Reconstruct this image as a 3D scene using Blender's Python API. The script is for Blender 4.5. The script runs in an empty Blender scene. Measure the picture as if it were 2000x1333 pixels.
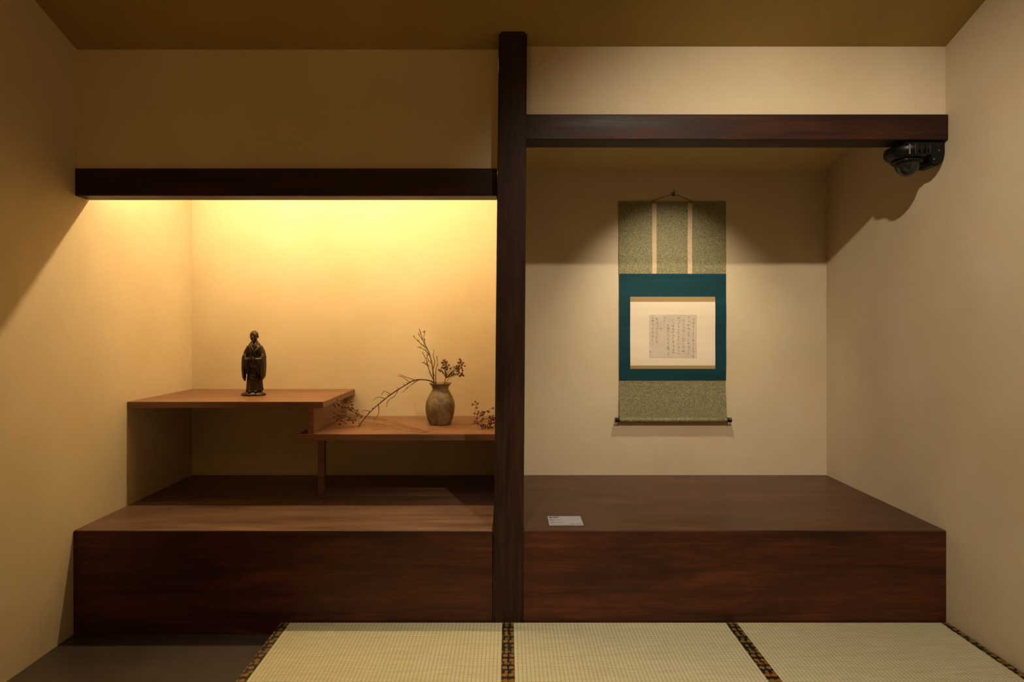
import bpy, bmesh, math, random
from mathutils import Vector, Matrix, noise
random.seed(7)
scene = bpy.context.scene
COL = scene.collection
scene.view_settings.view_transform = 'Standard'
scene.view_settings.look = 'None'

# ------------------------------------------------------------ materials
def new_mat(name):
    m = bpy.data.materials.new(name); m.use_nodes = True
    nt = m.node_tree
    b = nt.nodes['Principled BSDF']
    return m, nt, b
def N(nt, t, **kw):
    n = nt.nodes.new(t)
    for k, v in kw.items(): setattr(n, k, v)
    return n
def mapping(nt, scale, rot=(0,0,0)):
    tc = N(nt, 'ShaderNodeTexCoord'); mp = N(nt, 'ShaderNodeMapping')
    mp.inputs['Scale'].default_value = scale
    mp.inputs['Rotation'].default_value = rot
    nt.links.new(tc.outputs['Object'], mp.inputs['Vector'])
    return mp.outputs['Vector']
def noise_n(nt, vec, scale, detail=4, rough=.55, dist=0):
    n = N(nt, 'ShaderNodeTexNoise')
    n.inputs['Scale'].default_value = scale; n.inputs['Detail'].default_value = detail
    n.inputs['Roughness'].default_value = rough; n.inputs['Distortion'].default_value = dist
    nt.links.new(vec, n.inputs['Vector']); return n.outputs['Fac']
def ramp(nt, fac, stops, interp='LINEAR'):
    r = N(nt, 'ShaderNodeValToRGB'); r.color_ramp.interpolation = interp
    e = r.color_ramp.elements
    while len(e) < len(stops): e.new(.5)
    for i, (p, c) in enumerate(stops):
        e[i].position = p; e[i].color = (*c, 1) if len(c) == 3 else c
    nt.links.new(fac, r.inputs['Fac']); return r.outputs['Color']
def mix(nt, a, b, fac, mode='MIX'):
    m = N(nt, 'ShaderNodeMix', data_type='RGBA', blend_type=mode)
    for sock, v in ((m.inputs[0], fac), (m.inputs[6], a), (m.inputs[7], b)):
        if isinstance(v, bpy.types.NodeSocket): nt.links.new(v, sock)
        elif isinstance(v, (tuple, list)): sock.default_value = (*v, 1)
        else: sock.default_value = v
    return m.outputs[2]
def math_n(nt, op, a, b=None):
    m = N(nt, 'ShaderNodeMath', operation=op)
    for i, v in enumerate((a, b)):
        if v is None: continue
        if isinstance(v, bpy.types.NodeSocket): nt.links.new(v, m.inputs[i])
        else: m.inputs[i].default_value = v
    return m.outputs[0]
def bump(nt, b, h, strength, dist):
    bp = N(nt, 'ShaderNodeBump'); bp.inputs['Strength'].default_value = strength
    bp.inputs['Distance'].default_value = dist
    nt.links.new(h, bp.inputs['Height']); nt.links.new(bp.outputs['Normal'], b.inputs['Normal'])
def hexc(h):
    h = h.lstrip('#'); o = []
    for i in (0, 2, 4):
        c = int(h[i:i+2], 16)/255
        o.append(c/12.92 if c <= .04045 else ((c+.055)/1.055)**2.4)
    return tuple(o)
def simple(name, col, rough=.5, metal=0, spec=.5, nscale=0, ncol=None, bumpd=0):
    m, nt, b = new_mat(name)
    b.inputs['Roughness'].default_value = rough; b.inputs['Metallic'].default_value = metal
    b.inputs['Specular IOR Level'].default_value = spec
    b.inputs['Base Color'].default_value = (*col, 1)
    if nscale:
        v = mapping(nt, (1, 1, 1)); f = noise_n(nt, v, nscale, 5)
        nt.links.new(ramp(nt, f, [(.3, col), (.7, ncol or tuple(c*.6 for c in col))]), b.inputs['Base Color'])
        if bumpd: bump(nt, b, f, .6, bumpd)
    return m
def plaster(name, base, dark, speck=.5):
    m, nt, b = new_mat(name)
    v = mapping(nt, (1, 1, 1))
    big = noise_n(nt, v, 1.3, 5, .6)
    c = ramp(nt, big, [(.3, dark), (.65, base)])
    fine = noise_n(nt, v, 160, 3, .6)
    c = mix(nt, c, tuple(x*.55 for x in base), math_n(nt, 'MULTIPLY', ramp(nt, fine, [(.64, (0,0,0)), (.72, (1,1,1))]), speck*.7))
    # faint vertical drips / hairline scratches
    vs = mapping(nt, (14, 14, 1.6), (0, 0, .3)); sc = noise_n(nt, vs, 2.2, 6, .7, .6)
    c = mix(nt, c, tuple(x*.7 for x in dark), math_n(nt, 'MULTIPLY', ramp(nt, sc, [(.68, (0,0,0)), (.74, (1,1,1))]), .45))
    # pinkish trowel blotches
    bl = noise_n(nt, v, 5, 6, .7, .4)
    c = mix(nt, c, (base[0], base[1]*.86, base[2]*.78), math_n(nt, 'MULTIPLY', ramp(nt, bl, [(.52, (0,0,0)), (.7, (1,1,1))]), .4))
    nt.links.new(c, b.inputs['Base Color'])
    b.inputs['Roughness'].default_value = .8; b.inputs['Specular IOR Level'].default_value = .25
    h = math_n(nt, 'ADD', noise_n(nt, v, 90, 4, .6), math_n(nt, 'MULTIPLY', noise_n(nt, v, 9, 4), 2.0))
    bump(nt, b, h, .2, .003)
    return m
def wood(name, dark, mid, light, rough=.38, axis=0, cloud=(.3, .5, .72), spec=.35, blot=.65, bl=(.40, .66)):
    m, nt, b = new_mat(name)
    s1 = [16, 16, 16]; s1[axis] = 1.2
    s2 = [190, 190, 190]; s2[axis] = 3.5
    v1 = mapping(nt, tuple(s1)); v2 = mapping(nt, tuple(s2))
    n1 = noise_n(nt, v1, 1.0, 6, .66, .6); n2 = noise_n(nt, v2, 1.0, 4, .65)
    f = math_n(nt, 'ADD', math_n(nt, 'MULTIPLY', n1, .72), math_n(nt, 'MULTIPLY', n2, .28))
    c = ramp(nt, f, [(cloud[0], dark), (cloud[1], mid), (cloud[2], light)])
    s3 = [4.6]*3; s3[axis] = 1.3
    v3 = mapping(nt, tuple(s3)); n3 = noise_n(nt, v3, 1.3, 8, .7, .3)
    c = mix(nt, c, dark, math_n(nt, 'MULTIPLY', ramp(nt, n3, [(bl[0], (0,0,0)), (bl[1], (1,1,1))]), blot))
    nt.links.new(c, b.inputs['Base Color'])
    rr = ramp(nt, n1, [(.3, (rough-.08,)*3), (.7, (rough+.12,)*3)])
    nt.links.new(rr, b.inputs['Roughness'])
    b.inputs['Specular IOR Level'].default_value = spec
    bump(nt, b, n2, .25, .0015)
    return m

M_WALL = plaster('plaster_cream', hexc('#d3c4a9'), hexc('#c5b394'))
M_CEIL = plaster('plaster_ochre', hexc('#a58c50'), hexc('#967b42'), .3)
M_CEIL2 = plaster('plaster_pale_ochre', hexc('#cbb788'), hexc('#bea877'), .3)
M_BEAM = wood('dark_stained_beam', hexc('#180d07'), hexc('#341b10'), hexc('#4e2717'), .5, 0, (.34,.5,.66), spec=.22, blot=.6)
M_POST = wood('dark_stained_post', hexc('#1a110a'), hexc('#372116'), hexc('#4b2c1b'), .5, 2, (.34,.5,.66), spec=.22, blot=.6)
M_PLAT = wood('stained_front_wood', hexc('#28150d'), hexc('#4f2717'), hexc('#6b3823'), .42, 0, (.34,.5,.66), .3, .72, (.42, .62))
M_TOP = wood('led_lit_top_wood', hexc('#483429'), hexc('#705445'), hexc('#876856'), .36, 0, (.34,.5,.66), .45, .55)  # lighter tan puts the LED glow on the left platform top into the colour
M_TOPR = wood('red_brown_top_wood', hexc('#311c14'), hexc('#553527'), hexc('#6a4433'), .36, 0, (.34,.5,.66), .4, .6)
M_SHELF = wood('reddish_shelf_wood', hexc('#5a3c2b'), hexc('#805a42'), hexc('#966c50'), .38, 0, (.36,.5,.64), .4, .4)

def floor_material():
    m, nt, b = new_mat('dark_floor_tile')
    v = mapping(nt, (1,1,1)); f = noise_n(nt, v, 4, 5)
    c = ramp(nt, f, [(.3, hexc('#3a322e')), (.7, hexc('#4d443f'))])
    tc = N(nt, 'ShaderNodeTexCoord'); sx = N(nt, 'ShaderNodeSeparateXYZ'); nt.links.new(tc.outputs['Object'], sx.inputs[0])
    fx = math_n(nt, 'FRACT', math_n(nt, 'MULTIPLY', math_n(nt, 'ADD', sx.outputs[0], 7.276), 1/.6))
    fy = math_n(nt, 'FRACT', math_n(nt, 'MULTIPLY', math_n(nt, 'ADD', sx.outputs[1], 7.2), 1/.6))
    g = math_n(nt, 'MAXIMUM', math_n(nt, 'LESS_THAN', fx, .005), math_n(nt, 'LESS_THAN', fy, .005))
    c = mix(nt, c, hexc('#2a2522'), g)
    nt.links.new(c, b.inputs['Base Color']); b.inputs['Roughness'].default_value = .4
    return m
M_FLOOR = floor_material()

# tatami rush
def tatami_mat_material():
    m, nt, b = new_mat('woven_rush')
    tc = N(nt, 'ShaderNodeTexCoord'); sx = N(nt, 'ShaderNodeSeparateXYZ')
    nt.links.new(tc.outputs['Object'], sx.inputs[0])
    rib = math_n(nt, 'ABSOLUTE', math_n(nt, 'SINE', math_n(nt, 'MULTIPLY', sx.outputs[0], math.pi/.0145)))
    row = math_n(nt, 'ABSOLUTE', math_n(nt, 'SINE', math_n(nt, 'MULTIPLY', sx.outputs[1], math.pi/.0070)))
    h = math_n(nt, 'MULTIPLY', math_n(nt, 'POWER', rib, .5), math_n(nt, 'POWER', row, .6))
    straw = noise_n(nt, mapping(nt, (12, 260, 10)), 1, 3, .6)
    big = noise_n(nt, mapping(nt, (1.5, 5, 1)), 1.5, 4)
    c = ramp(nt, straw, [(.25, hexc('#b1a98a')), (.5, hexc('#ccc7ab')), (.78, hexc('#dedabf'))])
    c = mix(nt, c, hexc('#c6be94'), math_n(nt, 'MULTIPLY', big, .5))
    c = mix(nt, hexc('#7d774e'), c, ramp(nt, h, [(.05, (.15,)*3), (.6, (1,)*3)]))
    nt.links.new(c, b.inputs['Base Color'])
    b.inputs['Roughness'].default_value = .6; b.inputs['Specular IOR Level'].default_value = .35
    bump(nt, b, h, .6, .002)
    return m
M_RUSH = tatami_mat_material()
def border_material():
    m, nt, b = new_mat('black_gold_brocade_edging')
    v = mapping(nt, (1, 1, 0))
    vo = N(nt, 'ShaderNodeTexVoronoi', voronoi_dimensions='2D'); vo.inputs['Scale'].default_value = 40
    vo.inputs['Randomness'].default_value = .45
    nt.links.new(v, vo.inputs['Vector'])
    d = vo.outputs['Distance']
    ring = math_n(nt, 'SINE', math_n(nt, 'MULTIPLY', d, 44))
    inside = math_n(nt, 'LESS_THAN', d, .41)
    g = math_n(nt, 'MULTIPLY', inside, math_n(nt, 'GREATER_THAN', ring, -.2))
    sc = N(nt, 'ShaderNodeSeparateColor'); nt.links.new(vo.outputs['Color'], sc.inputs[0])
    gold = mix(nt, hexc('#b5711e'), hexc('#7e7238'), sc.outputs[0])
    nt.links.new(mix(nt, hexc('#0d0e0c'), gold, g), b.inputs['Base Color'])
    b.inputs['Roughness'].default_value = .6
    return m
M_EDGE = border_material()

def brocade():
    m, nt, b = new_mat('green_gold_brocade')
    v = mapping(nt, (1, .2, 1))
    a = noise_n(nt, v, 270, 2, .5, 1.0)
    f = noise_n(nt, v, 520, 2, .5)
    c = ramp(nt, a, [(.42, hexc('#575f56')), (.50, hexc('#7d7858')), (.60, hexc('#a89961'))])
    c = mix(nt, c, hexc('#555c55'), math_n(nt, 'MULTIPLY', ramp(nt, f, [(.5, (0,0,0)), (.6, (1,1,1))]), .3))
    nt.links.new(c, b.inputs['Base Color'])
    b.inputs['Roughness'].default_value = .6; b.inputs['Specular IOR Level'].default_value = .3
    bump(nt, b, a, .3, .0008); return m
M_BROC = brocade()
def cloth(name, c1, c2):
    m, nt, b = new_mat(name)
    a = noise_n(nt, mapping(nt, (400, 10, 60)), 1, 2); w = noise_n(nt, mapping(nt, (1.5, 1, 30)), 1, 3)
    f = math_n(nt, 'ADD', math_n(nt, 'MULTIPLY', a, .5), math_n(nt, 'MULTIPLY', w, .5))
    nt.links.new(ramp(nt, f, [(.35, c1), (.65, c2)]), b.inputs['Base Color'])
    b.inputs['Roughness'].default_value = .65; b.inputs['Specular IOR Level'].default_value = .2
    return m
M_TEAL = cloth('teal_silk', hexc('#082f38'), hexc('#0d3f4a'))
M_PINK = cloth('pale_pink_silk', hexc('#bea486'), hexc('#cbb294'))
M_GOLDS = cloth('gold_silk', hexc('#947a4f'), hexc('#a58c5e'))
M_PAPER = cloth('ivory_silk', hexc('#dccbb4'), hexc('#e6d6c0'))
M_SHEET = simple('aged_paper', hexc('#d0c2ae'), .8, 0, .1, 14, hexc('#c1b4a2'))
M_INK = simple('sumi_ink', hexc('#4a453f'), .7)
M_BLACKL = simple('black_lacquer', hexc('#0a0a0a'), .25)
M_CORD = simple('brown_cord', hexc('#5c4a30'), .8)
M_METAL = simple('dull_steel', hexc('#77756c'), .35, .9)
M_BRONZE = simple('dark_bronze', hexc('#281c15'), .34, .55, .5, 60, hexc('#443322'), .0012)
def vase_material():
    m, nt, b = new_mat('mottled_stoneware')
    v = mapping(nt, (1, 1, 1)); a = noise_n(nt, v, 18, 7, .7, .5); f = noise_n(nt, v, 110, 3)
    c = ramp(nt, a, [(.32, hexc('#43372a')), (.46, hexc('#6c5a42')), (.58, hexc('#846f50')), (.74, hexc('#4f4232'))])
    c = mix(nt, c, hexc('#332a20'), math_n(nt, 'MULTIPLY', ramp(nt, f, [(.54, (0,0,0)), (.68, (1,1,1))]), .5))
    nt.links.new(c, b.inputs['Base Color']); b.inputs['Roughness'].default_value = .5
    b.inputs['Specular IOR Level'].default_value = .35
    bump(nt, b, math_n(nt, 'ADD', a, math_n(nt, 'MULTIPLY', f, .3)), .6, .004); return m
M_VASE = vase_material()
M_TWIG = simple('dry_twig_bark', hexc('#6b5138'), .75, 0, .2, 60, hexc('#3f2d1f'), .0006)
M_TWIGP = simple('pale_dry_stem', hexc('#a87f4f'), .75, 0, .2, 60, hexc('#7d5a36'))
M_BERRY = simple('dried_red_brown_berry', hexc('#55291a'), .4, 0, .5, 80, hexc('#73402a'))
M_CAMB = simple('black_camera_plastic', hexc('#08090a'), .38, 0, .3)
m, nt, b = new_mat('smoked_dome'); b.inputs['Base Color'].default_value = (.012,.012,.013,1); b.inputs['Roughness'].default_value = .12
M_DOME = m
M_CARD = simple('grey_card', hexc('#b0afba'), .45)
M_CARDT = simple('card_print', hexc('#3a3a42'), .6)
m, nt, b = new_mat('warm_led'); b.inputs['Emission Color'].default_value = (1, .74, .37, 1)
b.inputs['Emission Strength'].default_value = 140; M_LED = m

# ------------------------------------------------------------ builders
def obj_from_bm(name, bm, mats, loc=(0,0,0), parent=None, smooth=False):
    me = bpy.data.meshes.new(name); bm.normal_update(); bm.to_mesh(me); bm.free()
    for mt in (mats if isinstance(mats, (list, tuple)) else [mats]): me.materials.append(mt)
    if smooth:
        for p in me.polygons: p.use_smooth = True
    o = bpy.data.objects.new(name, me); COL.objects.link(o); o.location = loc
    if parent: o.parent = parent
    return o
def box_bm(bm, x0,x1,y0,y1,z0,z1, bev=0, segs=2, mi=0):
    ret = bmesh.ops.create_cube(bm, size=1)
    vs = ret['verts']
    for v in vs:
        v.co = Vector(((x0+x1)/2+v.co.x*(x1-x0), (y0+y1)/2+v.co.y*(y1-y0), (z0+z1)/2+v.co.z*(z1-z0)))
    if bev:
        es = list({e for v in vs for e in v.link_edges})
        bmesh.ops.bevel(bm, geom=es, offset=bev, segments=segs, affect='EDGES', profile=.5)
def box(name, x0,x1,y0,y1,z0,z1, mat, bev=0, parent=None, segs=2):
    """box in world coordinates (or in parent's coordinates when parented)"""
    bm = bmesh.new(); cx, cy = (x0+x1)/2, (y0+y1)/2
    box_bm(bm, x0-cx, x1-cx, y0-cy, y1-cy, 0, z1-z0, bev, segs)
    return obj_from_bm(name, bm, mat, (cx, cy, z0), parent)
def prism(name, yz, x0, x1, mat):
    bm = bmesh.new()
    a = [bm.verts.new((x0, y, z)) for y, z in yz]; c = [bm.verts.new((x1, y, z)) for y, z in yz]
    bm.faces.new(a); bm.faces.new(c[::-1]); n = len(yz)
    for i in range(n): bm.faces.new((a[i], c[i], c[(i+1)%n], a[(i+1)%n]))
    bmesh.ops.recalc_face_normals(bm, faces=bm.faces)
    return obj_from_bm(name, bm, mat)
def empty(name, loc, label, cat, group=None):
    o = bpy.data.objects.new(name, None); COL.objects.link(o); o.location = loc
    o.empty_display_size = .05; tag(o, label, cat, group); return o
def tag(o, label, cat, group=None):
    o['label'] = label; o['category'] = cat
    if group: o['group'] = group
def struct(o): o['kind'] = 'structure'; return o
def catmull(pts, n=6):
    P = [Vector(p) for p in pts]
    if len(P) < 3: return P
    out = []
    for i in range(len(P)-1):
        p0 = P[max(i-1,0)]; p1 = P[i]; p2 = P[i+1]; p3 = P[min(i+2, len(P)-1)]
        for k in range(n):
            t = k/n
            out.append(.5*((2*p1)+(-p0+p2)*t+(2*p0-5*p1+4*p2-p3)*t*t+(-p0+3*p1-3*p2+p3)*t**3))
    out.append(P[-1]); return out
def tube(bm, pts, r0, r1, segs=7, jitter=0):
    rings = []; n = len(pts); up = Vector((0.13, .97, .2)).normalized()
    for i, p in enumerate(pts):
        p = Vector(p)
        t = (Vector(pts[min(i+1, n-1)])-Vector(pts[max(i-1, 0)]))
        t = t.normalized() if t.length > 1e-9 else Vector((0,0,1))
        a = t.cross(up)
        if a.length < 1e-3: a = t.cross(Vector((1,0,0)))
        a.normalize(); c = t.cross(a).normalized()
        r = r0+(r1-r0)*i/max(n-1, 1); r *= 1+jitter*(random.random()-.5)
        rings.append([bm.verts.new(p+(a*math.cos(q)+c*math.sin(q))*r) for q in [2*math.pi*k/segs for k in range(segs)]])
    for i in range(n-1):
        for k in range(segs):
            bm.faces.new((rings[i][k], rings[i][(k+1)%segs], rings[i+1][(k+1)%segs], rings[i+1][k]))
    bm.faces.new(rings[0][::-1]); bm.faces.new(rings[-1])
def loft(bm, rings):
    R = [[bm.verts.new(p) for p in r] for r in rings]; S = len(R[0])
    for a, c in zip(R, R[1:]):
        for k in range(S): bm.faces.new((a[k], a[(k+1)%S], c[(k+1)%S], c[k]))
    bm.faces.new(R[0][::-1]); bm.faces.new(R[-1])
def lathe(bm, prof, segs=48, wob=0, c=(0,0,0)):
    rings = []
    for j, (r, z) in enumerate(prof):
        if r < 1e-6: rings.append([bm.verts.new((c[0], c[1], c[2]+z))]); continue
        ring = []
        for k in range(segs):
            q = 2*math.pi*k/segs
            rr = r*(1+wob*noise.noise(Vector((math.cos(q)*1.3, math.sin(q)*1.3, z*9))))
            ring.append(bm.verts.new((c[0]+rr*math.cos(q), c[1]+rr*math.sin(q), c[2]+z)))
        rings.append(ring)
    for a, d in zip(rings, rings[1:]):
        if len(a) == 1 and len(d) == 1: continue
        for k in range(segs):
            k2 = (k+1) % segs
            if len(a) == 1: bm.faces.new((a[0], d[k2], d[k]))
            elif len(d) == 1: bm.faces.new((a[k], a[k2], d[0]))
            else: bm.faces.new((a[k], a[k2], d[k2], d[k]))
    bmesh.ops.recalc_face_normals(bm, faces=bm.faces)
def ellipsoid(bm, c, r, rot=None, u=16, v=12):
    ret = bmesh.ops.create_uvsphere(bm, u_segments=u, v_segments=v, radius=1)
    for vt in ret['verts']:
        p = Vector((vt.co.x*r[0], vt.co.y*r[1], vt.co.z*r[2]))
        if rot: p = rot @ p
        vt.co = p+Vector(c)

# ------------------------------------------------------------ room shell
XL, XR, YB, ZF, ZT = -1.787, 1.803, .941, -.053, .375
YN = -2.95
struct(box('wall_left', XL-.1, XL, YN, YB+.1, ZF-.1, 3.7, M_WALL))
struct(box('wall_right', XR, XR+.1, YN, YB+.1, ZF-.1, 3.7, M_WALL))
struct(box('wall_back', XL, XR, YB, YB+.1, ZF-.1, 2.5, M_WALL))
struct(box('floor', XL, XR, YN, YB, ZF-.1, ZF, M_FLOOR))
SL = (2.37-2.0945)/.941
def ceil_z(y): return 2.37-SL*y if y > 0 else 2.37-.376*y
struct(prism('ceiling', [(YN, ceil_z(YN)), (0, 2.37), (.04, ceil_z(.04)), (.04, 3.0), (YN, 3.7)], XL, XR, M_CEIL))
struct(prism('ceiling', [(.04, ceil_z(.04)), (YB, ceil_z(YB)), (YB, 3.0), (.04, 3.0)], XL, XR, M_CEIL2))
def header(name, x0, x1, z0, y0, y1):
    return struct(prism(name, [(y0, z0), (y1, z0), (y1, ceil_z(y1)), (y0, ceil_z(y0))], x0, x1, M_WALL))
header('wall_header_left', XL, -.04, 1.868, .022, .07)
header('wall_header_right', .04, XR, 2.084, .005, .07)
struct(prism('wall_partition', [(.085, ZT), (YB, ZT), (YB, ceil_z(YB)), (.085, ceil_z(.085))], -.03, .035, M_WALL))
# ------------------------------------------------------------ beams & post
lb = box('lintel_beam', XL, -.045, .008, .097, 1.754, 1.868, M_BEAM, .004)
tag(lb, 'dark stained wooden lintel beam above the shelf alcove', 'beam')
rb = box('lintel_beam', .055, XR, -.013, .1, 1.979, 2.084, M_BEAM, .004)
tag(rb, 'dark stained wooden lintel beam above the hanging scroll alcove', 'beam')
bm = bmesh.new()
zs = [(ZF, -.063, .061, -.006), (.8, -.053, .067, -.024), (1.6, -.045, .072, -.045), (ceil_z(-.07)+.004, -.036, .077, -.068)]
rings = [[bm.verts.new(p) for p in ((a, y, z), (c_, y, z), (c_, .086, z), (a, .086, z))] for z, a, c_, y in zs]
for r1, r2 in zip(rings, rings[1:]):
    for k in range(4): bm.faces.new((r1[k], r1[(k+1)%4], r2[(k+1)%4], r2[k]))
bm.faces.new(rings[0][::-1]); bm.faces.new(rings[-1])
bm.edges.ensure_lookup_table()
es = [e for e in bm.edges if abs(e.verts[0].co.z-e.verts[1].co.z) > .2]
bmesh.ops.bevel(bm, geom=es, offset=.010, segments=3, affect='EDGES')
bmesh.ops.recalc_face_normals(bm, faces=bm.faces)
post = obj_from_bm('wooden_post', bm, M_POST)
tag(post, 'tall dark stained square wooden post between the two alcoves', 'post')

# ------------------------------------------------------------ platforms
def platform(x0, x1, label, mt):
    e = empty('raised_platform', ((x0+x1)/2, .47, ZF), label, 'platform')
    w = (x1-x0)/2
    box('top_board', -w, w, -.47, .470, ZT-ZF-.03, ZT-ZF, mt, .0025, e)
    box('front_panel', -w, w, -.4705, -.438, 0, ZT-ZF-.004, M_PLAT, .0008, e)
    return e
platform(XL+.001, -.064, 'dark red-brown wooden raised alcove platform under stepped shelves', M_TOP)
platform(.064, XR-.001, 'dark red-brown wooden raised alcove platform under hanging scroll', M_TOPR)

# ------------------------------------------------------------ stepped shelf
sh = empty('stepped_shelf', (-.93, .64, ZT), 'reddish-brown two-level staggered wooden alcove shelf', 'shelf')
def shp(name, x0, x1, y0, y1, z0, z1, bev=.002):
    return box(name, x0+.93, x1+.93, y0-.64, y1-.64, z0-ZT, z1-ZT, M_SHELF, bev, sh)
shp('upper_board', XL+.001, -.866, .352, .940, .832, .862)
shp('riser_board', -.941, -.913, .356, .940, .7105, .8315)
shp('lower_board', -.989, -.031, .352, .940, .679, .710)
shp('leg', -.951, -.918, .54, .573, ZT, .6785)

# ------------------------------------------------------------ tatami mats
def tatami(x0, x1, lw, rw, label, idx):
    e = empty('tatami_mat', ((x0+x1)/2, -.92, ZF), label, 'tatami mat', 'row of tatami mats on the floor')
    w = (x1-x0)/2; T = .053
    box('rush_cover', -w+lw, w-rw, -.912, .911, 0, T, M_RUSH, .0, e)
    for a, c_ in ((-w, -w+lw), (w-rw, w)):
        box('cloth_edging', a, c_, -.913, .912, 0, T+.0015, M_EDGE, .0015, e)
tatami(-.930, .0, .036, .023, 'green woven rush tatami mat beside the bare dark floor', 0)
tatami(.001, .914, .023, .023, 'green woven rush tatami mat with black gold-flowered edging', 1)
tatami(.915, 1.802, .023, .030, 'green woven rush tatami mat against the plaster wall', 2)

# ------------------------------------------------------------ bronze statue
def statue():
    e = empty('monk_statue', (-1.300, .62, .8625), 'small dark bronze statue of a standing robed monk', 'statue')
    bm = bmesh.new(); S = 72
    prof = [(.018,.036,.026),(.026,.044,.034),(.045,.0405,.032),(.08,.037,.030),(.12,.0355,.029),(.16,.035,.029),(.19,.0345,.029),
            (.215,.037,.029),(.237,.039,.028),(.252,.036,.026),(.262,.029,.022),(.269,.020,.017),(.275,.0130,.013),(.296,.0125,.012)]
    rings = []
    for z, rx, ry in prof:
        f = max(0, min(1, (.19-z)/.12)); ring = []
        for k in range(S):
            q = 2*math.pi*k/S
            fold = abs(math.sin(4.5*q+z*6+.4))**.6
            m_ = 1+f*(.15*(fold-.6)+.035*math.cos(13*q-z*30))
            ring.append((rx*m_*math.cos(q), ry*m_*math.sin(q), z+f*.004*math.sin(5*q) if z < .03 else z))
        rings.append(ring)
    loft(bm, rings)
    hc = Vector((.0, -.007, .3035))
    K = 1.10
    def H(x, y, z): return hc+Vector((x, y, z))*K
    def R(*r): return tuple(v*K for v in r)
    ellipsoid(bm, H(0,.001,.004), R(.0188, .0215, .0220), u=28, v=20)
    ellipsoid(bm, H(0, -.005, -.010), R(.0152, .0160, .0150), u=20, v=14)
    tube(bm, [H(0,-.0190,.003), H(0,-.0235,-.0055)], .0018, .0034, 8)
    for s in (-1, 1):
        tube(bm, catmull([H(s*.0025,-.0196,.0040), H(s*.008,-.0196,.0056), H(s*.0135,-.0160,.0040)], 3), .0015, .0013, 6)
        ellipsoid(bm, H(s*.0070, -.0180, .0000), R(.0034, .0018, .0012))
        ellipsoid(bm, H(s*.0180, .002, -.003), R(.0020, .0038, .0066))
        ellipsoid(bm, H(s*.0095, -.0145, -.0068), R(.005, .0045, .0050))
    ellipsoid(bm, H(0, -.0202, -.0120), R(.0058, .0022, .0010))
    ellipsoid(bm, H(0, -.0198, -.0150), R(.0046, .0024, .0012))
    ellipsoid(bm, H(0, -.0180, -.0205), R(.006, .0045, .0038))
    for s in (-1, 1):
        ellipsoid(bm, (s*.027, .001, .243), (.0175, .0165, .0150))
        tube(bm, catmull([(s*.027, .002, .244), (s*.039, .001, .222), (s*.046, -.004, .192)], 5), .0150, .0165, 18)
        ellipsoid(bm, (s*.046, -.005, .194), (.0172, .0185, .0200))
        tube(bm, catmull([(s*.045, -.004, .192), (s*.036, -.028, .184), (s*.014, -.044, .186)], 5), .0160, .0085, 16)
        sl = [(.214,.0450,.0060,.007),(.203,.0460,.0115,.013),(.190,.0475,.0130,.018),(.170,.0495,.0125,.023),(.145,.0515,.0105,.026),(.120,.0515,.0088,.027),(.098,.0500,.0078,.025),(.086,.0470,.0060,.019)]
        loft(bm, [[(s*(cx+(rx*(1+.20*math.cos(6*q+z*30)))*math.cos(q)-.06*(.2-z)*max(0,-math.sin(q))), -.014+ry*math.sin(q), z-.012*max(0,-math.sin(q))*(z<.15)) for q in [2*math.pi*k/36 for k in range(36)]] for z, cx, rx, ry in sl])
        for k in range(4):
            tube(bm, catmull([(s*(.034+.005*k), -.032+.004*k, .200), (s*(.042+.005*k), -.040+.006*k, .155), (s*(.044+.0045*k), -.041+.008*k, .100)], 4), .0018, .0028, 8)
        loft(bm, [[(s*(cx+rx*math.cos(q)), cy+ry*math.sin(q), z) for q in [2*math.pi*k/20 for k in range(20)]] for z, cx, cy, rx, ry in
                  [(.190,.022,-.038,.010,.007),(.165,.026,-.039,.013,.006),(.135,.029,-.037,.011,.005),(.112,.032,-.034,.007,.004)]])
        ellipsoid(bm, (s*.0075, -.048, .189), (.0085, .006, .0080))
        for f in range(4):
            zz = .1965-f*.0043
            tube(bm, catmull([(s*.010, -.052, zz), (s*.003, -.0572, zz+.001), (-s*.005, -.0560, zz-.001)], 3), .0023, .0017, 8)
        tube(bm, [(s*.009, -.050, .196), (s*.004, -.055, .203)], .0026, .002, 8)
        tube(bm, catmull([(s*.014, .010, .277), (s*.0165, -.008, .270), (s*.011, -.024, .252), (-s*.002, -.031, .230), (-s*.016, -.031, .208)], 5), .0034, .0028, 8)
        tube(bm, catmull([(s*.021, .008, .268), (s*.023, -.010, .262), (s*.017, -.026, .243), (s*.006, -.032, .220)], 5), .0028, .0024, 8)
        for k in range(3):
            tube(bm, catmull([(s*(.022+.005*k), -.020+.004*k, .252), (s*(.024+.006*k), -.026+.004*k, .228), (s*(.028+.006*k), -.027+.004*k, .206)], 4), .0018, .0022, 8)
        ellipsoid(bm, (s*.016, -.031, .0225), (.0090, .017, .0065), u=16, v=10)
    tube(bm, catmull([(.030, -.012, .254), (.016, -.031, .230), (-.006, -.034, .210), (-.030, -.026, .190)], 5), .0034, .0034, 8)
    for k, (za, zb) in enumerate(((.168,.150),(.150,.126),(.130,.104),(.112,.090))):
        tube(bm, catmull([(-.034, -.014, za), (-.018, -.030, (za+zb)/2-.004), (.004, -.0325, zb-.004), (.022, -.027, zb+.004), (.034, -.012, zb+.018)], 5), .0024, .0022, 8)
    for v in bm.verts:
        if v.co.z < .262: v.co.x *= .95
    body = obj_from_bm('figure', bm, M_BRONZE, parent=e)
    r = body.modifiers.new('fuse', 'REMESH'); r.mode = 'VOXEL'; r.voxel_size = .0008; r.use_smooth_shade = True
    s = body.modifiers.new('soft', 'SMOOTH'); s.iterations = 3; s.factor = .5
    bm = bmesh.new()
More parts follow.
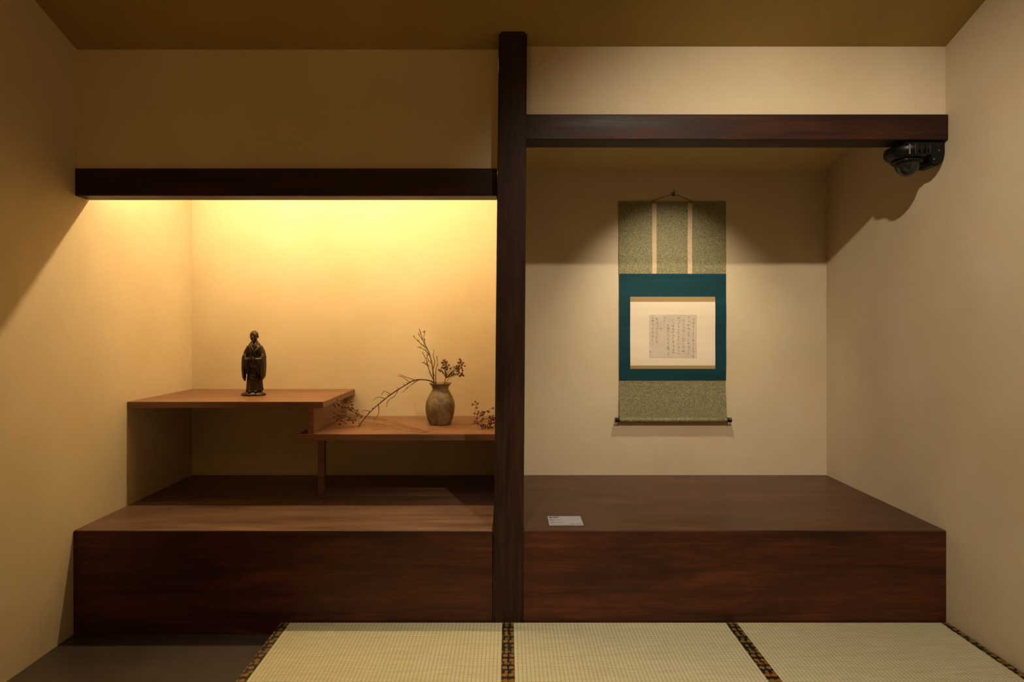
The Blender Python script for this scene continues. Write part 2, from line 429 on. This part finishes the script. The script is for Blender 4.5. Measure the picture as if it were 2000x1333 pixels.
    for i in range(22):
        q = math.pi*i/21
        ellipsoid(bm, (-.010+.020*i/21, -.0545-.002*math.sin(q), .184-.030*math.sin(q)), (.0018,)*3, u=8, v=6)
    obj_from_bm('prayer_beads', bm, M_BRONZE, parent=e, smooth=True)
    bm = bmesh.new()
    lathe(bm, [(0,0),(.060,0),(.063,.003),(.0625,.007),(.056,.012),(.050,.017),(.040,.019),(.0,.020)], 56, .2)
    for v in bm.verts:
        v.co.y *= .70; v.co.y -= .005
        v.co += Vector((noise.noise(v.co*60), noise.noise(v.co*60+Vector((3,0,0))), 0))*.003
    obj_from_bm('rock_base', bm, M_BRONZE, parent=e, smooth=True)
    e.rotation_euler = (0, 0, .12)
    return e
statue()

# ------------------------------------------------------------ vase and branches
VX, VY, VZ = -.349, .64, .7103
ve = empty('flower_vase', (VX, VY, VZ), 'mottled brown stoneware vase holding dried branches', 'vase')
bm = bmesh.new()
U = 1/378.2
outer = [(0,0),(17,0),(20.5,.8),(23,5),(25.5,13),(27.6,22),(28.6,32),(27.8,42),(25,51),(21,59),(17.5,65),(15.8,69),(16,72),(18,76),(21.5,79.5),(22,80.5)]
inner = [(20.8,80.6),(16.5,76.5),(14,72),(14,68),(16,64),(20,58),(24,49),(26.4,38),(26,25),(22,10),(18,3),(0,2.5)]
lathe(bm, [(p.x*U, p.y*U) for p in catmull([(a, c_, 0) for a, c_ in outer], 3)]+[(r*U, z*U) for r, z in inner], 56, .035)
obj_from_bm('vase_body', bm, M_VASE, parent=ve, smooth=True)

berry_me = None
def berry_mesh():
    global berry_me
    bm = bmesh.new(); ellipsoid(bm, (0,0,0), (1,1,.95), u=12, v=8)
    ellipsoid(bm, (0,0,.95), (.28,.28,.2), u=6, v=4)
    berry_me = bpy.data.meshes.new('berry'); bm.to_mesh(berry_me); bm.free()
    berry_me.materials.append(M_BERRY)
    for p in berry_me.polygons: p.use_smooth = True
berry_mesh()
def wpt(dx, dz, dy=0): return Vector((VX+dx*U, VY+dy*U, VZ+dz*U))
def branch(name, origin, stems, mat, label, berries=(), cat='branch', br=.0050):
    """stems: list of (points, r0, r1) in world coordinates; berries: world points"""
    o = Vector(origin)
    e = empty(name, o, label, cat)
    bm = bmesh.new()
    for pts, r0, r1 in stems:
        tube(bm, catmull([Vector(p)-o for p in pts], 4), r0*.88, r1*.88, 7, .22)
    obj_from_bm('stem', bm, mat, parent=e, smooth=True)
    for p in berries:
        ob = bpy.data.objects.new('berry', berry_me); COL.objects.link(ob); ob.parent = e
        ob.location = Vector(p)-o; s = br*random.uniform(.8, 1.15); ob.scale = (s, s, s)
        ob.rotation_euler = (random.uniform(-1.5,1.5), random.uniform(-1.5,1.5), 0)
    return e
# upright budded branch
def bud(p, d): return ([p, Vector(p)+Vector(d)*.5, Vector(p)+Vector(d)], .0024, .0011)
st = [([wpt(-5,12,4), wpt(-7,55,2), wpt(-12,82,-2), wpt(-15,112,-3), wpt(-22,140,-2), wpt(-33,162,0), wpt(-42,187,2)], .0048, .0018),
      ([wpt(-26,148,-2), wpt(-38,158,-6), wpt(-52,173,-8)], .0026, .0014),
      ([wpt(-14,108,-3), wpt(-10,122,-6), wpt(-13,133,-7), wpt(-11,146,-8)], .0026, .0012),
      ([wpt(-19,132,-2), wpt(-31,145,5), wpt(-46,151,8)], .0026, .0012),
      ([wpt(-12,84,-2), wpt(-22,104,4), wpt(-27,122,6), wpt(-36,140,8)], .0030, .0013),
      ([wpt(-8,60,2), wpt(-9,90,0), wpt(-8,108,-2), wpt(-5,118,-4), wpt(-7,134,-4)], .0028, .0013),
      ([wpt(-35,165,0), wpt(-42,174,3), wpt(-44,180,4)], .0020, .0012),
      ([wpt(-30,158,0), wpt(-33,170,5), wpt(-31,180,6)], .0018, .0011),
      ([wpt(-24,112,5), wpt(-31,118,8), wpt(-39,121,8)], .0018, .0011),
      ([wpt(-16,118,-3), wpt(-24,128,-8), wpt(-25,139,-9)], .0018, .0011)]
for k in range(52):
    pts = random.choice(st[:10])[0]; i = random.randrange(1, len(pts))
    p = pts[i].lerp(pts[i-1], random.random()*.8)
    if p.z < wpt(0,84).z: continue
    st.append(bud(p, (random.uniform(-.010,.010), random.uniform(-.006,.006), random.uniform(.001,.012))))
branch('budded_branch', wpt(-5,12,4), st, M_TWIG, 'upright dry budded twig standing in the stoneware vase')
# arching branch
st = [([wpt(-2,10,-10), wpt(-4,50,-10), wpt(-8,78,-11), wpt(-22,87,-14), wpt(-46,88,-20), wpt(-64,79,-26), wpt(-90,62,-34), wpt(-112,44,-42), wpt(-126,31,-48), wpt(-140,14,-52), wpt(-146,4,-54)], .0046, .0024),
      ([wpt(-46,88,-20), wpt(-60,93,-24), wpt(-76,100,-28)], .0024, .0012),
      ([wpt(-56,84,-23), wpt(-70,94,-22), wpt(-80,96,-20)], .0022, .0012),
      ([wpt(-40,88,-18), wpt(-52,80,-26), wpt(-68,66,-32)], .0022, .0012),
      ([wpt(-90,62,-34), wpt(-102,68,-36), wpt(-108,60,-36)], .0022, .0011),
      ([wpt(-100,54,-38), wpt(-112,58,-42), wpt(-122,52,-44)], .0020, .0011),
      ([wpt(-76,72,-30), wpt(-84,58,-30), wpt(-96,50,-28), wpt(-100,38,-26)], .0020, .0011),
      ([wpt(-112,44,-42), wpt(-110,28,-50), wpt(-118,16,-56)], .0024, .0014),
      ([wpt(-126,31,-48), wpt(-136,34,-50), wpt(-142,30,-52)], .0020, .0011)]
for k in range(30):
    pts = random.choice([st[0][0], st[0][0], st[3][0], st[6][0]]); i = random.randrange(1 if len(pts) < 6 else 5, len(pts)); p = pts[i].lerp(pts[i-1], random.random())
    st.append(bud(p, (random.uniform(-.010,.004), random.uniform(-.006,.006), random.uniform(-.006,.010))))
branch('arching_branch', wpt(-2,10,-10), st, M_TWIG, 'bare dry twig arching from the vase down to shelf')
def cluster(root, centre, rad, n, stems, zmin=None, xr=None, gap=.0105):
    c_ = Vector(centre); bs = []
    hubs = []
    for i in range(max(3, n//4)):
        h = c_+Vector([random.uniform(-1,1)*rad[k]*.85 for k in range(3)])
        if zmin and h.z < zmin+.006: h.z = zmin+.006
        if xr: h.x = min(max(h.x, xr[0]+.01), xr[1]-.01)
        hubs.append(h); stems.append(([root, Vector(root).lerp(h, .55)+Vector((0,0,.006)), h], .0017, .0011))
    tries = 0
    while len(bs) < n and tries < 9000:
        tries += 1
        h = random.choice(hubs)
        d = Vector((random.gauss(0,1), random.gauss(0,1), random.gauss(0,1))).normalized()*random.uniform(.008, .024)
        p = h+d
        if zmin and p.z < zmin: continue
        if xr and not (xr[0] < p.x < xr[1]): continue
        if any((p-q).length < gap for q in bs): continue
        bs.append(p); stems.append(([h, h.lerp(p, .5)+Vector((0,0,.002)), p], .0012, .0009))
    return bs
st = [([wpt(8,12,6), wpt(8,60,4), wpt(8,82,2), wpt(15,100,0), wpt(24,112,-2)], .0028, .0016),
      ([wpt(8,78,3), wpt(18,90,6), wpt(30,94,8)], .0020, .0012)]
bs = cluster(wpt(11,90,0), wpt(22,105,0), (.072,.040,.054), 66, st, zmin=wpt(0,84).z, xr=(VX-6*U, VX+60*U))
branch('berry_sprig', wpt(8,12,6), st, M_TWIG, 'sprig of small dried red-brown berries in the vase', bs, 'berry branch', .0052)
# sprigs lying on shelf
ZS = .7106
st = [([(-.37,.40,ZS+.003), (-.49,.50,ZS+.004), (-.62,.66,ZS+.012), (-.72,.66,ZS+.030), (-.79,.58,ZS+.075)], .0022, .0020),
      ([(-.42,.46,ZS+.003), (-.56,.62,ZS+.006), (-.68,.70,ZS+.02), (-.77,.62,ZS+.05)], .0018, .0015)]
bs = cluster((-.76,.60,ZS+.05), (-.815,.55,ZS+.068), (.075,.045,.070), 48, st, zmin=ZS+.007, xr=(-.900, -.6))
branch('berry_sprig', (-.37,.40,ZS), st, M_TWIGP, 'dried berry sprig lying along shelf against the riser board', bs, 'berry branch', .0052)
st = [([(-.338,.54,ZS+.003), (-.27,.56,ZS+.006), (-.20,.52,ZS+.016), (-.15,.50,ZS+.030)], .0022, .0016),
      ([(-.31,.50,ZS+.003), (-.24,.50,ZS+.005), (-.16,.50,ZS+.020)], .0018, .0014)]
bs = cluster((-.17,.50,ZS+.025), (-.118,.50,ZS+.055), (.075,.045,.065), 56, st, zmin=ZS+.007, xr=(-.21, -.04))
branch('berry_sprig', (-.338,.54,ZS), st, M_TWIGP, 'dried berry sprig lying on shelf next to the dark post', bs, 'berry branch', .0052)
st = [([(-.38,.375,ZS+.003), (-.50,.42,ZS+.008), (-.60,.50,ZS+.018), (-.68,.60,ZS+.012), (-.80,.72,ZS+.004)], .0025, .0016),
      ([(-.50,.42,ZS+.008), (-.56,.43,ZS+.012), (-.66,.44,ZS+.004)], .0018, .0011),
      ([(-.60,.50,ZS+.018), (-.68,.50,ZS+.022), (-.78,.53,ZS+.006)], .0018, .0011),
      ([(-.45,.40,ZS+.005), (-.52,.52,ZS+.02), (-.62,.60,ZS+.03), (-.72,.58,ZS+.01)], .0018, .0011),
      ([(-.60,.50,ZS+.018), (-.62,.60,ZS+.03), (-.64,.72,ZS+.015)], .0016, .0011)]
branch('fallen_twig', (-.38,.375,ZS), st, M_TWIGP, 'thin pale forked dry twig lying on the lower shelf')

# ------------------------------------------------------------ hanging scroll
SX = .928; SB = .6845
sc = empty('hanging_scroll', (SX, YB, SB), 'green brocade and teal hanging scroll with ink calligraphy sheet', 'hanging scroll')
def sy(x, z):
    """cloth surface: distance from the wall (negative y), local coords"""
    f = max(0, 1-z/.25)
    return -.006-.016*f**2-.0014*math.sin(z*23)-.0010*math.sin(x*9+z*11)
def panel(name, px0, px1, py0, py1, off, mat, parent=None, nx=10, nz=18):
    s = 346.0
    x0, x1 = (px0-992)/s-SX, (px1-992)/s-SX
    z1, z0 = 1.2105+(640-py0)/s-SB, 1.2105+(640-py1)/s-SB
    bm = bmesh.new(); th = .0008
    g = {}
    for l in (0, 1):
        for i in range(nx+1):
            for j in range(nz+1):
                x = x0+(x1-x0)*i/nx; z = z0+(z1-z0)*j/nz
                g[l,i,j] = bm.verts.new((x, sy(x, z)-off+l*th, z))
    for l in (0, 1):
        for i in range(nx):
            for j in range(nz):
                q = (g[l,i,j], g[l,i+1,j], g[l,i+1,j+1], g[l,i,j+1]); bm.faces.new(q if l == 0 else q[::-1])
    for i in range(nx):
        bm.faces.new((g[0,i+1,0], g[0,i,0], g[1,i,0], g[1,i+1,0])); bm.faces.new((g[0,i,nz], g[0,i+1,nz], g[1,i+1,nz], g[1,i,nz]))
    for j in range(nz):
        bm.faces.new((g[0,0,j], g[0,0,j+1], g[1,0,j+1], g[1,0,j])); bm.faces.new((g[0,nx,j+1], g[0,nx,j], g[1,nx,j], g[1,nx,j+1]))
    return obj_from_bm(name, bm, mat, parent=parent or sc, smooth=False)
panel('brocade_cloth', 1209, 1418, 396, 820, 0, M_BROC, nz=60)
panel('silk_strip', 1274, 1282.5, 397, 535, .0010, M_PINK, nx=1)
panel('silk_strip', 1343.5, 1352, 397, 535, .0010, M_PINK, nx=1)
panel('teal_border', 1209.5, 1418.5, 535, 744, .0010, M_TEAL)
panel('gold_strip', 1231, 1397, 580, 590, .0020, M_GOLDS, nz=2)
panel('gold_strip', 1231, 1397, 714.5, 721, .0020, M_GOLDS, nz=2)
panel('ivory_mount', 1231, 1397, 590, 714.5, .0020, M_PAPER)
panel('calligraphy_sheet', 1268, 1361, 615, 699, .0030, M_SHEET)
# cursive ink writing: columns of linked brush strokes
bm = bmesh.new(); rnd = random.Random(21)
def stroke(pts, w0, w1):
    w0 *= .62; w1 *= .62
    P = catmull([(p[0], 0, p[1]) for p in pts], 4); n = len(P); prev = None
    for i, p in enumerate(P):
        t = P[min(i+1,n-1)]-P[max(i-1,0)]
        if t.length < 1e-7: continue
        t.normalize(); nn = Vector((-t.z, 0, t.x)); w = w0+(w1-w0)*i/n
        w *= .6+.6*abs(math.sin(i*1.1))
        a = p+nn*w; c_ = p-nn*w
        va = bm.verts.new((a.x, sy(a.x, a.z)-.0034, a.z)); vc = bm.verts.new((c_.x, sy(c_.x, c_.z)-.0034, c_.z))
        if prev: bm.faces.new((prev[0], va, vc, prev[1]))
        prev = (va, vc)
s = 346.0
cols = [(1354,622,694),(1345,618,692),(1335,624,690),(1325,618,694),(1315,621,688),(1305,634,692),(1297,618,628),(1291,640,648),(1283,620,668),(1275,618,672),(1271,684,690)]
for cx, ya, yb in cols:
    y = ya+rnd.uniform(0, 2); x = (cx-992)/s-SX
    while y < yb:
        h = rnd.uniform(3.5, 7.5); z = 1.2105+(640-y)/s-SB; hh = h/s
        k = rnd.randint(3, 6); ww = rnd.uniform(1.0, 2.6)/s
        pts = [(x+rnd.uniform(-ww, ww), z-hh*i/k) for i in range(k+1)]
        stroke(pts, .0011, .0004)
        if rnd.random() < .65:
            stroke([(x-ww*1.1, z-hh*.3), (x+ww*.3, z-hh*.25), (x+ww*1.2, z-hh*.45)], .0010, .0005)
        if rnd.random() < .35: stroke([(x+ww, z-hh*.6), (x+ww*1.6, z-hh*.8)], .0012, .0004)
        y += h+rnd.uniform(.6, 2.2)
obj_from_bm('ink_writing', bm, M_INK, parent=sc)
def rod(name, x0, x1, y, z, r, mat, parent, ends=None):
    bm = bmesh.new(); L = x1-x0
    prof = ends or [(0,0),(r*.9,0),(r,.001),(r,L-.001),(r*.9,L),(0,L)]
    lathe(bm, prof, 24)
    o = obj_from_bm(name, bm, mat, (x0, y, z), parent, True); o.rotation_euler = (0, math.pi/2, 0); return o
hw = .302
rod('bottom_roller', -hw, hw, -.0265, .0055, .0125, M_BROC, sc)
kp = [(0,0),(.0125,0),(.0148,.002),(.0148,.007),(.0118,.011),(.0118,.014),(.0145,.017),(.0145,.022),(.012,.025),(0,.025)]
rod('roller_knob', hw, hw+.025, -.0265, .0055, .01, M_BLACKL, sc, kp)
rod('roller_knob', -hw-.025, -hw, -.0265, .0055, .01, M_BLACKL, sc, [(r, .025-z) for r, z in kp][::-1])
rod('top_rod', -hw, hw, -.008, 1.232, .0045, M_BROC, sc)
bm = bmesh.new()
tube(bm, catmull([(-.117, -.012, 1.236), (-.105,-.013,1.243), (-.045, -.017, 1.262), (.005, -.021, 1.2745), (.055, -.017, 1.260), (.095,-.013,1.243),(.110, -.012, 1.236)], 5), .0018, .0018, 8)
for x in (-.117, .110): ellipsoid(bm, (x, -.012, 1.236), (.004,.004,.004), u=8, v=6)
obj_from_bm('hanging_cord', bm, M_CORD, parent=sc, smooth=True)
he = empty('wall_hook', (SX+.008, YB, 1.95), 'small dull metal hook in the wall holding the scroll cord', 'hook')
bm = bmesh.new()
tube(bm, catmull([(0,0,.013), (0,-.016,.013), (0,-.026,.008), (0,-.028,.018), (0,-.026,.026)], 4), .0025, .002, 8)
ellipsoid(bm, (0,-.026,.027), (.004,.004,.004), u=10, v=8); ellipsoid(bm, (0,-.0025,.013), (.010,.0022,.012), u=16, v=8)
obj_from_bm('hook_body', bm, M_METAL, parent=he, smooth=True)

# ------------------------------------------------------------ security camera
ce = empty('security_camera', (1.672, .045, 1.978), 'black dome security camera fixed under the lintel beam end', 'security camera')
bm = bmesh.new()
lathe(bm, [(0,-.016),(.070,-.016),(.083,-.020),(.087,-.030),(.086,-.046),(.080,-.058),(.070,-.066),(.054,-.070),(.0,-.070)], 48)
obj_from_bm('camera_housing', bm, M_CAMB, parent=ce, smooth=True)
bm = bmesh.new()
lathe(bm, [(.049,-.068),(.058,-.070),(.060,-.076),(.055,-.083),(.048,-.083)], 40)
obj_from_bm('dome_ring', bm, M_CAMB, parent=ce, smooth=True)
bm = bmesh.new()
lathe(bm, [(.048*math.cos(a), -.080-.055*math.sin(a)) for a in [i*math.pi/2/12 for i in range(13)]], 40)
obj_from_bm('smoked_dome', bm, M_DOME, parent=ce, smooth=True)
bm = bmesh.new()
pl = [(-.04, 0), (.129, 0), (.129, -.050), (.122, -.078), (.105, -.098), (.086, -.104), (.066, -.096), (.062, -.050), (.02, -.022), (-.04, -.016)]
A = [bm.verts.new((x, -.045, z)) for x, z in pl]; B = [bm.verts.new((x, .045, z)) for x, z in pl]
bm.faces.new(A); bm.faces.new(B[::-1])
for i in range(len(pl)): bm.faces.new((A[i], B[i], B[(i+1)%len(pl)], A[(i+1)%len(pl)]))
bmesh.ops.recalc_face_normals(bm, faces=bm.faces)
bmesh.ops.bevel(bm, geom=list(bm.edges), offset=.006, segments=2, affect='EDGES')
obj_from_bm('mounting_bracket', bm, M_CAMB, parent=ce)
for i in range(5):
    a = math.radians(-118+i*14)
    bm = bmesh.new(); box_bm(bm, -.003, .003, -.0035, .0035, -.064, -.022, .001)
    o = obj_from_bm('housing_rib', bm, M_CAMB, (math.cos(a)*.0865, math.sin(a)*.0865, 0), ce); o.rotation_euler = (0, 0, a)
for x, y in ((.10, -.047), (.08, -.047)):
    bm = bmesh.new(); lathe(bm, [(0,0),(.004,0),(.004,.0015),(.003,.003),(0,.003)], 12)
    o = obj_from_bm('bracket_screw', bm, M_METAL, (x, y+.002, -.04 if x == .10 else -.075), ce, True); o.rotation_euler = (math.pi/2, 0, 0)

# ------------------------------------------------------------ exhibit label card
cx0, cx1, cy0, cy1 = .173, .318, .058, .172
ca = empty('exhibit_label_card', ((cx0+cx1)/2, (cy0+cy1)/2, ZT), 'small pale grey exhibit label card lying on the platform', 'label card')
w, d = (cx1-cx0)/2, (cy1-cy0)/2
box('card', -w, w, -d, d, 0.0003, .006, M_CARD, .0008, ca)
bm = bmesh.new(); rc = random.Random(3)
def mark(x0, x1, y0, y1):
    q = [bm.verts.new(p) for p in ((x0,y0,.0063),(x1,y0,.0063),(x1,y1,.0063),(x0,y1,.0063))]; bm.faces.new(q)
def linetext(x, y, n, sz, bold=.22):
    for i in range(n):
        x0 = x+i*sz*1.12
        for k in range(4):
            if rc.random() < .8: mark(x0, x0+sz*.9, y+sz*(k*.28), y+sz*(k*.28+bold*.6))
        for k in range(3):
            if rc.random() < .7: mark(x0+sz*(.05+k*.36), x0+sz*(.05+k*.36+bold*.7), y, y+sz*.95)
linetext(-.066, .036, 4, .0095, .45)
linetext(-.066, .026, 8, .0032, .25)
linetext(-.066, .002, 3, .0060, .3); linetext(-.042, .002, 5, .0050, .2)
linetext(-.066, -.014, 4, .0045, .2)
linetext(-.066, -.036, 4, .0055, .3); linetext(-.036, -.036, 6, .0045, .2)
linetext(.018, -.050, 5, .0036, .35); linetext(.044, -.050, 5, .0036, .35)
obj_from_bm('printed_text', bm, M_CARDT, parent=ca)

# ------------------------------------------------------------ cove light hidden above left lintel
lf = box('led_housing_1', -1.71, -.11, .34, .38, 2.10, 2.257, simple('white_metal', (.6,.6,.58), .4), .003)  # unseen housing that carries the LED tube
struct(lf)
bm = bmesh.new(); tube(bm, [(-.80, 0, -.016), (.80, 0, -.016)], .012, .012, 12)
obj_from_bm('light_tube', bm, M_LED, parent=lf, smooth=True)

# ------------------------------------------------------------ lamps
def aim(o, tgt):
    d = Vector(tgt)-o.location; o.rotation_euler = d.to_track_quat('-Z', 'Y').to_euler()
def spot(name, loc, tgt, power, angle, blend, col, r):
    l = bpy.data.lights.new(name, 'SPOT'); l.energy = power; l.spot_size = math.radians(angle)
    l.spot_blend = blend; l.color = col; l.shadow_soft_size = r
    o = bpy.data.objects.new(name, l); COL.objects.link(o); o.location = loc; aim(o, tgt); return o
spot('room_spotlight', (.65, -1.8, 2.755), (1.35, .2, .7), 185, 88, 1.0, (1, .84, .62), .025)
spot('scroll_spotlight', (.86, .30, 2.17), (.925, .93, 1.0), 52, 80, 1.0, (1, .85, .62), .03)
spot('added_floor_fill', (-.2, -1.3, 2.7), (-.05, -.75, 0), 95, 62, .9, (1, .85, .62), .05)  # fill light added to brighten the tatami from above
spot('added_warm_fill', (-.7, -2.4, 2.5), (-1.1, 0, 2.3), 10, 100, 1.0, (1, .50, .08), .15)  # invented orange fill, added to tint the upper-left header and ceiling
w = bpy.data.worlds.new('World'); scene.world = w; w.use_nodes = True
w.node_tree.nodes['Background'].inputs[0].default_value = (1, .56, .18, 1)
w.node_tree.nodes['Background'].inputs[1].default_value = .15

# ------------------------------------------------------------ camera
cam = bpy.data.cameras.new('camera'); co = bpy.data.objects.new('camera', cam); COL.objects.link(co)
co.location = (0, -2.5, 1.2105); co.rotation_euler = (math.pi/2, 0, 0)
cam.sensor_width = 36; cam.lens = 21.375; cam.shift_x = .004; cam.shift_y = -.01325; cam.clip_start = .02
scene.camera = co
